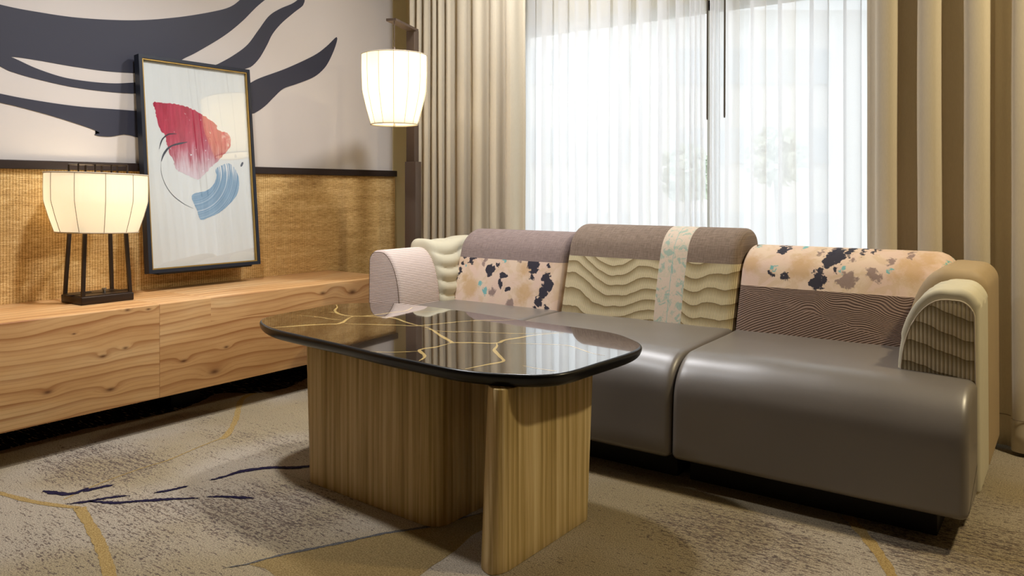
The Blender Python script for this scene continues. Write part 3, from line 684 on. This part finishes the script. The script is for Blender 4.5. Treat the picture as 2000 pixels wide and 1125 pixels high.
tree(-2.9, 9.3, 1.35, 0.35, 'small round street tree faintly seen behind the right sheer')

# ---------------------------------------------------------------- credenza
cz = thing('credenza', (-3.19, 1.2, 0), 'long low knotty oak credenza along the grasscloth wall', 'cabinet')
link('body', boxmesh(-3.44, -2.95, -1.3, 2.963, 0.127, 0.50, 0.004), M['oak'], cz)
for y in (-0.9, 0.55, 1.88, 2.7):
    link('leg', boxmesh(-3.32, -3.20, y, y+0.14, 0.0, 0.127, 0.003), M['black'], cz)

# ---------------------------------------------------------------- leaning framed print
Y0, Y1 = 1.842, 2.419; X0, Z0, X1, Z1 = -3.40, 1.56, -3.31, 0.583
dn = Vector((X1-X0, 0, Z1-Z0)); LN = dn.length; dn.normalize(); nm = Vector((-dn.z, 0, dn.x))   # faces the room, slightly up
def onart(y, d, off=0.0): return Vector((X0, y, Z0)) + dn*d + nm*off
pic = thing('framed_print', (X1, (Y0+Y1)/2, Z1), 'tall dark-framed abstract print in crimson and blue leaning out from the wall', 'picture')
def artbox(bm, y0, y1, d0, d1, o0, o1, mi=0):
    v = [bm.verts.new(onart(y, d, o)) for o in (o0, o1) for d in (d0, d1) for y in (y0, y1)]
    for f in ((0,1,3,2),(4,5,7,6),(0,1,5,4),(2,3,7,6),(0,2,6,4),(1,3,7,5)): bm.faces.new([v[i] for i in f]).material_index = mi
FW = 0.016
b = bmesh.new()
artbox(b, Y0, Y1, 0, FW, -0.035, 0.004); artbox(b, Y0, Y1, LN-FW, LN, -0.035, 0.004)
artbox(b, Y0, Y0+FW, FW, LN-FW, -0.035, 0.004); artbox(b, Y1-FW, Y1, FW, LN-FW, -0.035, 0.004)
link('frame', b, M['frame'], pic, smooth=False)
b = bmesh.new(); e = FW+0.006
artbox(b, Y0+FW, Y1-FW, FW, e, -0.02, 0.001); artbox(b, Y0+FW, Y1-FW, LN-e, LN-FW, -0.02, 0.001)
artbox(b, Y0+FW, Y0+e, e, LN-e, -0.02, 0.001); artbox(b, Y1-e, Y1-FW, e, LN-e, -0.02, 0.001)
link('gilt_fillet', b, M['gilt'], pic, smooth=False)
b = bmesh.new(); artbox(b, Y0+e, Y1-e, e, LN-e, -0.030, -0.012, 0)
poly(b, [onart(Y0+p.x, p.y, -0.0114) for p in closed_smooth(CRIMSON, 0.006, 0.0028)], 1)
poly(b, [onart(Y0+p.x, p.y, -0.0112) for p in closed_smooth(BLUE, 0.006, 0.0010)], 2)
for pts, w in INK: add_strip(b, pts, w, lambda p: onart(Y0+p.x, p.y, -0.0108), 3, 0.0002, 0.006)
link('art_paper', b, [M['paper'], M['crimson'], M['blue'], M['ink']], pic, smooth=False)
b = bmesh.new(); artbox(b, Y0+FW, Y1-FW, FW, LN-FW, -0.005, -0.003); link('glass', b, M['pglass'], pic, smooth=False)
link('support_ledge', boxmesh(XL+0.02, -3.335, Y0+0.06, Y1-0.03, 0.572, 0.60, 0.002), M['frame'], pic)

# ---------------------------------------------------------------- table lamp
LX, LY = -3.235, 1.585
tl = thing('table_lamp', (LX, LY, 0.50), 'lit cream-shaded table lamp with four dark metal legs on the oak credenza', 'lamp')
link('base', boxmesh(LX-0.085, LX+0.085, LY-0.105, LY+0.105, 0.50, 0.532, 0.004), M['bronze'], tl)
b = boxmesh(LX-0.080, LX+0.080, LY-0.100, LY+0.100, 0.531, 0.535); box(b, LX-0.012, LX+0.012, LY-0.125, LY+0.125, 0.5325, 0.5365); link('base_plate', b, M['bronze'], tl, smooth=False)
for sx, sy in ((-1, -1), (1, -1), (-1, 1), (1, 1)):
    b = bmesh.new(); x0, y0 = LX+sx*0.074, LY+sy*0.094; x1, y1 = LX+sx*0.060, LY+sy*0.078
    s_ = 0.0062
    lo = [b.verts.new((x0+a*s_, y0+c*s_, 0.534)) for a, c in ((-1,-1),(1,-1),(1,1),(-1,1))]; hi = [b.verts.new((x1+a*s_, y1+c*s_, 0.86)) for a, c in ((-1,-1),(1,-1),(1,1),(-1,1))]
    for k in range(4): b.faces.new((lo[k], lo[(k+1)%4], hi[(k+1)%4], hi[k]))
    b.faces.new(lo); b.faces.new(hi); link('leg', b, M['bronze'], tl, smooth=False)
b = bmesh.new(); lathe(b, (LX+0.03, LY+0.01, 0.535), [(0.006, 0), (0.006, 0.012), (0.009, 0.013), (0.009, 0.02), (0.002, 0.021)], 16); link('switch', b, M['steel'], tl)
link('outlet', boxmesh(LX-0.03, LX-0.01, LY-0.055, LY-0.02, 0.535, 0.539, 0.001), M['black'], tl)
b = bmesh.new()
def ellipse_shade(bm, c, levels, n, rx, ry, ph, sub=6, facet=0.5, tilt=0.0, t=0.0):
    rings = []
    for z, s_ in levels:
        ring = []
        for k in range(n*sub):
            a0 = (k//sub)/n*2*PI+ph; a1 = a0+2*PI/n; f = (k % sub)/sub; a = a0+(a1-a0)*f
            E = lambda a_: Vector((rx*s_*math.cos(a_), ry*s_*math.sin(a_)))
            q = E(a).lerp(E(a0).lerp(E(a1), f), facet)
            ring.append(bm.verts.new((c[0]+q.x, c[1]+q.y, z + tilt*q.y)))
        rings.append(ring)
    N_ = n*sub
    for A_, B_ in zip(rings, rings[1:]):
        for k in range(N_): bm.faces.new((A_[k], A_[(k+1)%N_], B_[(k+1)%N_], B_[k]))
    return bm
RX, RY, TN, TPH = 0.172, 0.194, 11, -0.269
TLV = [(0.780, 0.80), (0.785, 0.81), (0.84, 0.905), (0.895, 0.985), (0.908, 1.0), (0.96, 1.005), (1.012, 1.0), (1.017, 1.0)]
ellipse_shade(b, (LX, LY), TLV, TN, RX, RY, TPH, tilt=-0.03)
sm1 = shade_mat('cream_lit_shade', 'f6eedc', 0.20, (1.0, 0.95, 0.82, 1))
o = link('shade', b, sm1, tl); solid(o, 0.0015); shade1 = o
def ring_band(bm, c, z, s_, n, rx, ry, ph, tilt, w, h):
    N_ = n*6; A_ = []
    pts = []
    for k in range(N_+1):
        a0 = ((k % N_)//6)/n*2*PI+ph; a1 = a0+2*PI/n; f = (k % 6)/6
        E = lambda a_: Vector((rx*s_*math.cos(a_), ry*s_*math.sin(a_)))
        q = E(a0+(a1-a0)*f).lerp(E(a0).lerp(E(a1), f), 0.5); pts.append((c[0]+q.x, c[1]+q.y, z+tilt*q.y))
    tube(bm, pts, w, 8, cap=False)
b = bmesh.new(); ring_band(b, (LX, LY), 0.781, 0.805, TN, RX, RY, TPH, -0.03, 0.0028, 0); link('lower_trim', b, M['piping'], shade1); b = bmesh.new(); ring_band(b, (LX, LY), 1.016, 1.003, TN, RX, RY, TPH, -0.03, 0.0028, 0)
link('upper_trim', b, M['piping'], shade1)
for k in range(TN):
    a = k/TN*2*PI+TPH; b = bmesh.new()
    tube(b, [(LX+RX*(s_+0.006)*math.cos(a), LY+RY*(s_+0.006)*math.sin(a), z-0.03*RY*s_*math.sin(a)) for z, s_ in TLV], 0.0011, 5); link('rib', b, M['wire'], shade1)
# square cage finial above the shade
b = bmesh.new()
def bar(bm, p, q, r=0.004): tube(bm, [p, q], r, 4)
fx, fy0, fy1, fz0, fz1 = LX, LY-0.095, LY+0.10, 0.995, 1.055
for dx in (-0.04, 0.04):
    bar(b, (fx+dx, fy0, fz1), (fx+dx, fy1, fz1)); 
    for y in (fy0, fy0+0.065, fy1-0.065, fy1): bar(b, (fx+dx, y, fz0), (fx+dx, y, fz1))
    bar(b, (fx+dx, fy0, fz0), (fx+dx, fy1, fz0))
for y in (fy0, fy0+0.065, fy1-0.065, fy1): bar(b, (fx-0.04, y, fz1), (fx+0.04, y, fz1))
for k in (0, 1): bar(b, (fx, fy0 if k else fy1, fz0), (fx, (fy0 if k else fy1) + (-1 if k else 1)*0.09, fz0), 0.002)
link('finial_cage', b, M['bronze'], tl, smooth=False)
def bulb(par, x, y, z, r, name='bulb', emit=8, col=(1.0, 0.80, 0.55, 1)):
    m = Mat(name+'_glow'); m.done((0.9, 0.9, 0.85, 1), 0.4, Emission_Color=col, Emission_Strength=float(emit))
    b = bmesh.new(); lathe(b, (x, y, z), [(0.002, -r*1.1), (r*0.7, -r*0.75), (r, 0), (r*0.8, r*0.7), (r*0.45, r*1.3), (r*0.45, r*1.9), (0.002, r*1.95)], 16); return link(name, b, m.mat, par)
bulb(tl, LX, LY, 0.89, 0.022)
def lamplight(x, y, z, e, col, r=0.05):
    l = bpy.data.lights.new('lamp_bulb_light', 'POINT'); l.energy = e; l.color = col; l.shadow_soft_size = r
    o = bpy.data.objects.new('lamp_bulb_light', l); COL.objects.link(o); o.location = (x, y, z)
lamplight(LX, LY, 0.93, 1.1, (1.0, 0.86, 0.62), 0.05)

# ---------------------------------------------------------------- floor lamp
fl = thing('floor_lamp', (-2.82, 3.0, 0), 'tall dark floor lamp with a hanging lit cream drum shade in the corner', 'lamp')
link('base', boxmesh(-2.92, -2.72, 2.88, 3.11, 0, 0.02, 0.003), M['bronze2'], fl)
link('lower_post', boxmesh(-2.862, -2.786, 2.985, 3.03, 0.02, 1.10, 0.002), M['bronze2'], fl)
link('upper_post', boxmesh(-2.857, -2.799, 2.99, 3.025, 1.10, 1.785, 0.002), M['bronze2'], fl)
b = bmesh.new()
pa = Vector((-2.83, 3.02)); pb = Vector((-2.735, 2.755)); d = (pb-pa).normalized(); nn = Vector((-d.y, d.x))*0.026
v = [b.verts.new((*q, z)) for z in (1.783, 1.795) for q in (pa-nn, pa+nn, pb+nn, pb-nn)]
for f in ((0,1,2,3),(4,5,6,7),(0,1,5,4),(1,2,6,5),(2,3,7,6),(3,0,4,7)): b.faces.new([v[i] for i in f])
link('arm', b, M['bronze2'], fl, smooth=False)
HX, HY = -2.724, 2.767
b = bmesh.new(); tube(b, [(HX, HY, 1.784), (HX, HY, 1.655)], 0.0028, 8); lathe(b, (HX, HY, 1.60), [(0.008, 0), (0.010, 0.02), (0.007, 0.05), (0.003, 0.055)], 12); link('cord', b, M['bronze2'], fl)
b = bmesh.new(); FLV = [(1.272, 0.715), (1.277, 0.72), (1.35, 0.85), (1.425, 0.96), (1.44, 0.975), (1.53, 1.0), (1.608, 1.0), (1.613, 0.995)]
FN, FPH, FR = 14, 0.08, 0.160
ellipse_shade(b, (HX, HY), FLV, FN, FR, FR, FPH, facet=0.3)
sm2 = shade_mat('white_lit_shade', 'f8f2e2', 0.28, (1.0, 0.88, 0.66, 1))
shade2 = link('shade', b, sm2, fl); solid(shade2, 0.0015)
b = bmesh.new(); lathe(b, (HX, HY, 1.283), [(0.0001, 0), (0.112, 0), (0.112, 0.002), (0.0001, 0.002)], 40); link('diffuser', b, sm2, shade2)
b = bmesh.new(); lathe(b, (HX, HY, 1.262), [(0.0001, 0), (0.006, 0.002), (0.006, 0.01), (0.003, 0.02)], 10); link('diffuser_knob', b, M['steel'], shade2)
b = bmesh.new(); ring_band(b, (HX, HY), 1.273, 0.72, FN, FR, FR, FPH, 0, 0.0026, 0); link('lower_trim', b, M['piping'], shade2); b = bmesh.new(); ring_band(b, (HX, HY), 1.612, 1.0, FN, FR, FR, FPH, 0, 0.0026, 0); link('upper_trim', b, M['piping'], shade2)
for k in range(FN):
    a = k/FN*2*PI+FPH; b = bmesh.new()
    tube(b, [(HX+FR*(s_+0.008)*math.cos(a), HY+FR*(s_+0.008)*math.sin(a), z) for z, s_ in FLV], 0.0010, 5); link('rib', b, M['wire'], shade2)
b = bmesh.new()
for a in (0.3, 0.3+2*PI/3, 0.3+4*PI/3): tube(b, [(HX, HY, 1.60), (HX+0.158*math.cos(a), HY+0.158*math.sin(a), 1.608)], 0.0018, 6)
link('shade_spider', b, M['wire'], shade2)
bulb(fl, HX, HY, 1.50, 0.03, emit=10)
lamplight(HX, HY, 1.45, 2.3, (1.0, 0.86, 0.64), 0.06)

# ---------------------------------------------------------------- sofa
sofa = thing('sofa', (-1.44, 2.8, 0), 'three-seat taupe leather patchwork sofa under the window with mismatched printed backrests', 'sofa')
MODS = [(-2.652, -1.842), (-1.838, -1.062), (-1.058, -0.232)]
seat_prof = fillet([(2.315, 0.092, 0.02), (2.335, 0.415, (0.13, 0.13)), (3.19, 0.432, 0.02), (3.19, 0.092, 0.02)], 10)
for i, (a, b_) in enumerate(MODS):
    def crown(v, n_, s, a=a, b_=b_):
        if n_.y > 0.5:
            t = max(0.0, min(1.0, (v.y-2.33)/0.55)); v.z += 0.010*math.sin(PI*s)**0.7*math.sin(PI*min(1, t*0.8+0.15))
        v.z += 0.0025*mnoise.noise((v.x*7, v.y*7, v.z*7)) if n_.y > 0.3 else 0
        v.y += 0.003*mnoise.noise((v.x*6, 3, v.z*6)) if n_.x < -0.3 else 0
        return v
    link('seat_cushion', sweep(seat_prof, 'x', a, b_, r=0.022, nr=5, na=40, dens=0.025, fn=crown), M['leather'], sofa)
    link('plinth', boxmesh(a+(0.09 if i == 0 else 0.02), b_-(0.085 if i == 2 else 0.02), 2.425, 3.12, 0, 0.095, 0.002), M['plinth'], sofa)

def back(x0, x1, ztop, zfr, mats, zsplit, lean=0.11, rr=0.03, stripx=None, yb=3.20, rt=(0.10, 0.11), r1=None, slope=0.0):
    fr0, fr1 = 2.865, 2.865+lean
    prof = fillet([(fr0, 0.40, 0.02), (fr1, ztop, rt), (yb, ztop-0.012, 0.075), (yb, 0.30, 0.01), (fr0+0.05, 0.30, 0.01)], 10)
    def mk():
        def fn(v, n_, s):
            if n_.x < -0.3: v.y -= 0.012*math.sin(PI*s)**0.7*math.sin(PI*max(0, min(1, (v.z-0.38)/(ztop-0.38))))
            return v
        return sweep(prof, 'x', x0, x1, r=rr, nr=6, na=40, dens=0.022, fn=fn, r1=r1)
    nz = Vector((slope, 0, 1))
    up = cut(mk(), (x0, 0, zsplit), -nz); lo = cut(mk(), (x0, 0, zsplit), nz)
    piece = []
    def put(name, bmx, m_):
        if stripx:
            a, b_ = stripx
            q = bmx.copy(); cut(q, (a, 0, 0), (1, 0, 0)); 
            q2 = bmx.copy(); cut(q2, (b_, 0, 0), (-1, 0, 0))
            me = bpy.data.meshes.new('t'); q2.to_mesh(me); q.from_mesh(me); bpy.data.meshes.remove(me); q2.free(); bmx.free()
            link(name, q, m_, sofa)
        else: link(name, bmx, m_, sofa)
    if stripx:
        s_ = mk(); cut(s_, (stripx[0], 0, 0), (-1, 0, 0)); cut(s_, (stripx[1], 0, 0), (1, 0, 0)); link('backrest_stripe', s_, M['strip'], sofa)
    put('backrest_top_band', up, mats[0]); put('backrest_panel', lo, mats[1])
back(-2.46, -1.846, 0.765, 0, (M['mauve'], M['flA']), 0.628, rr=0.035)
back(-1.836, -1.062, 0.805, 0, (M['brownw'], M['mount']), 0.665, rr=0.035, stripx=(-1.383, -1.268))
back(-1.056, -0.335, 0.742, 0, (M['flB'], M['grain']), 0.590, rr=0.03, r1=0.075)

def arm(side, y0, y1, grow, ztop, mat_, name, rr, rr1, fn=None, na=18, dens=0.02):
    ox = -0.224 if side > 0 else -2.660
    s_ = 1 if side > 0 else -1
    X = lambda d: ox - s_*d           # distance inwards from the outer face
    W = 0.212+grow
    prof = fillet([(X(0), 0.095, 0.015), (X(0.003), ztop-0.012, (0.055, 0.05)), (X(W), ztop, (0.125, 0.27)), (X(W), 0.095, 0.015)], 12)
    return sweep(prof, 'y', y0, y1, r=rr, nr=5, na=na, dens=dens, fn=fn, r1=rr1)
def quiltfn(v, n_, s):
    w = 0.5+0.5*math.sin(v.z*2*PI/0.062 + 1.7*math.sin(v.y*17+v.x*9) + 1.2)
    amp = 0.012*(abs(w)**0.5)
    return v + Vector((n_.x, 0, n_.y))*amp
link('arm_front_pad', arm(-1, 2.53, 2.80, 0.0, 0.685, None, '', 0.016, 0.02), M['pinkrib'], sofa)
link('arm_rear_pad', arm(-1, 2.79, 3.20, 0.012, 0.715, None, '', 0.03, 0.03, quiltfn, na=40, dens=0.008), M['quilt'], sofa)
link('arm_rear_pad', arm(1, 2.79, 3.20, 0.022, 0.712, None, '', 0.035, 0.03), M['tan'], sofa)
link('arm_front_pad', arm(1, 2.53, 2.80, 0.0, 0.680, None, '', 0.016, 0.02, lambda v, n_, s: v + Vector((n_.x, 0, n_.y))*0.004*math.sin(v.y*60+v.x*30)*(1 if n_.y > 0.2 else 0)), M['quilt'], sofa)
# ribbed front panel and piping of the arms
def face_panel(side, y, inset, mat_, top=0.0):
    ox = -0.224 if side > 0 else -2.660; s_ = 1 if side > 0 else -1; ztop = 0.680 if side > 0 else 0.685
    X = lambda d: ox - s_*d; W = 0.212
    pr = fillet([(X(inset), 0.42-0.02, 0.003), (X(inset+0.004), ztop-inset-0.006-top, (0.045, 0.04)), (X(W-inset), ztop-inset-top, (0.120, 0.235)), (X(W-inset), 0.40, 0.003)], 12)
    bm = sweep(pr, 'y', y-0.004, y+0.01, r=0.003, nr=3, na=2, dens=0.02); return bm, pr
bmx, pr = face_panel(1, 2.53, 0.011, None, 0.026); link('arm_front_panel', bmx, M['mount2'], sofa)
b = bmesh.new(); tube(b, [(p.x, 2.5275, p.y) for p in pr], 0.0022, 6); link('piping', b, M['piping'], sofa)
bmx, pr = face_panel(-1, 2.53, 0.012, None); link('arm_front_panel', bmx, M['pinkrib'], sofa)
b = bmesh.new(); tube(b, [(p.x, 2.5275, p.y) for p in pr], 0.0018, 6); link('piping', b, M['seam'], sofa)

# ---------------------------------------------------------------- coffee table
ct = thing('coffee_table', (-1.68, 1.88, 0), 'coffee table with a black gold-veined lacquered top on two broad striped legs', 'table')
OUT = closed_smooth(TABLE_OUTLINE, 0.012)
# low-pass the outline for a clean lacquered edge
for _ in range(14): OUT = [(OUT[i-1]+OUT[i]*2+OUT[(i+1) % len(OUT)])/4 for i in range(len(OUT))]
cen = sum(OUT, Vector((0, 0)))/len(OUT); n = len(OUT)
nrm = []
for i in range(n):
    t = (OUT[(i+1) % n]-OUT[i-1]).normalized(); q = Vector((t.y, -t.x))
    if q.dot(OUT[i]-cen) < 0: q = -q
    nrm.append(q)
b = bmesh.new()
def tz(x, y): return 0.022*((x+1.68)*-0.45+(y-1.88)*0.89)   # the top is not quite level
prof = [(-0.006, 0.500, 0), (-0.003, 0.4994, 1), (-0.0005, 0.497, 1), (0.001, 0.493, 1), (0.0, 0.486, 1), (-0.004, 0.476, 1), (-0.010, 0.469, 1), (-0.014, 0.466, 1), (-0.018, 0.4655, 1)]
rings = [[b.verts.new((OUT[i].x+nrm[i].x*o, OUT[i].y+nrm[i].y*o, z+tz(OUT[i].x+nrm[i].x*o, OUT[i].y+nrm[i].y*o))) for i in range(n)] for o, z, _m in prof]
f = b.faces.new(rings[0]); f.material_index = 0; topf = f
f = b.faces.new(rings[-1]); f.material_index = 1
for (A_, B_) in zip(rings, rings[1:]):
    for i in range(n): b.faces.new((A_[i], A_[(i+1) % n], B_[(i+1) % n], B_[i])).material_index = 1
def in_top(p, mrg=0.010):
    # inside test against the outline, with a margin
    c = False; j = n-1
    for i in range(n):
        a, d = OUT[i], OUT[j]
        if (a.y > p.y) != (d.y > p.y) and p.x < (d.x-a.x)*(p.y-a.y)/(d.y-a.y)+a.x: c = not c
        j = i
    return c and min((p-q).length for q in OUT[::3]) > mrg
for k, (pts, w) in enumerate(VEINS):
    P_ = smooth_path(pts, 0.012); P_ = [p for p in P_ if in_top(p)]
    if len(P_) > 3: add_strip(b, P_[::2]+[P_[-1]] if len(P_) > 6 else P_, w*1.7, lambda p, k=k: (p.x, p.y, 0.50008+k*0.000012+tz(p.x, p.y)), 2, 0.0006, 0.008)
tt_ = link('tabletop', b, [M['top'], M['edge'], M['vein']], ct)
PL = {'floral_print_left': 'pinkish floral print panel with navy and teal blots', 'floral_print_right': 'tan floral print band with navy and teal blots',
      'ridge_pattern_pleats': 'pleated cream panel with wavy mountain ridges', 'brown_woodgrain_corduroy': 'brown panel with fine wood-grain ribs',
      'mauve_grey_weave': 'mauve grey woven top band', 'taupe_brown_weave': 'taupe brown woven top band', 'pale_pink_teal_stripe': 'pale pink and teal vertical stripe',
      'pale_pink_ribbed_fabric': 'pale pink ribbed left arm', 'cream_quilted_fabric': 'cream quilted pad', 'tan_suede': 'plain tan rear pad of the right arm', 'ridge_pattern_ribs': 'ribbed cream arm front with grey ridges'}
for o_ in sofa.children:
    k_ = o_.data.materials[0].name
    if k_ in PL: o_['label'] = PL[k_]
for p in tt_.data.polygons:
    if p.material_index in (0, 2) or p.area > 0.1: p.use_smooth = False
def leg(prof, name, z1=0.4645, flare=None):
    def fn(v, n_, s): return v + (flare(v, s) if flare else Vector()) + Vector((0, 0, tz(v.x, v.y)*s))
    return link(name, sweep(prof, 'z', 0.0, z1, r=0.003, nr=2, na=12, dens=0.012, fn=fn), M['leg'], ct)
legA = fillet([(-2.045, 1.672, 0.03), (-1.452, 1.642, (0.06, 0.05)), (-1.445, 2.02, 0.05), (-2.045, 2.02, 0.03)], 10)
leg(legA, 'leg', flare=lambda v, s: Vector((-0.018*s, 0, 0)) if v.x < -1.9 else Vector())
legB = fillet([(-1.235, 1.548, (0.03, 0.035)), (-1.152, 1.515, (0.04, 0.07)), (-1.148, 1.958, 0.012), (-1.225, 1.958, 0.02)], 10)
leg(legB, 'leg', flare=lambda v, s: Vector((0, 0.035*s, 0)) if v.y > 1.8 else Vector((0, 0.030*s, 0)))
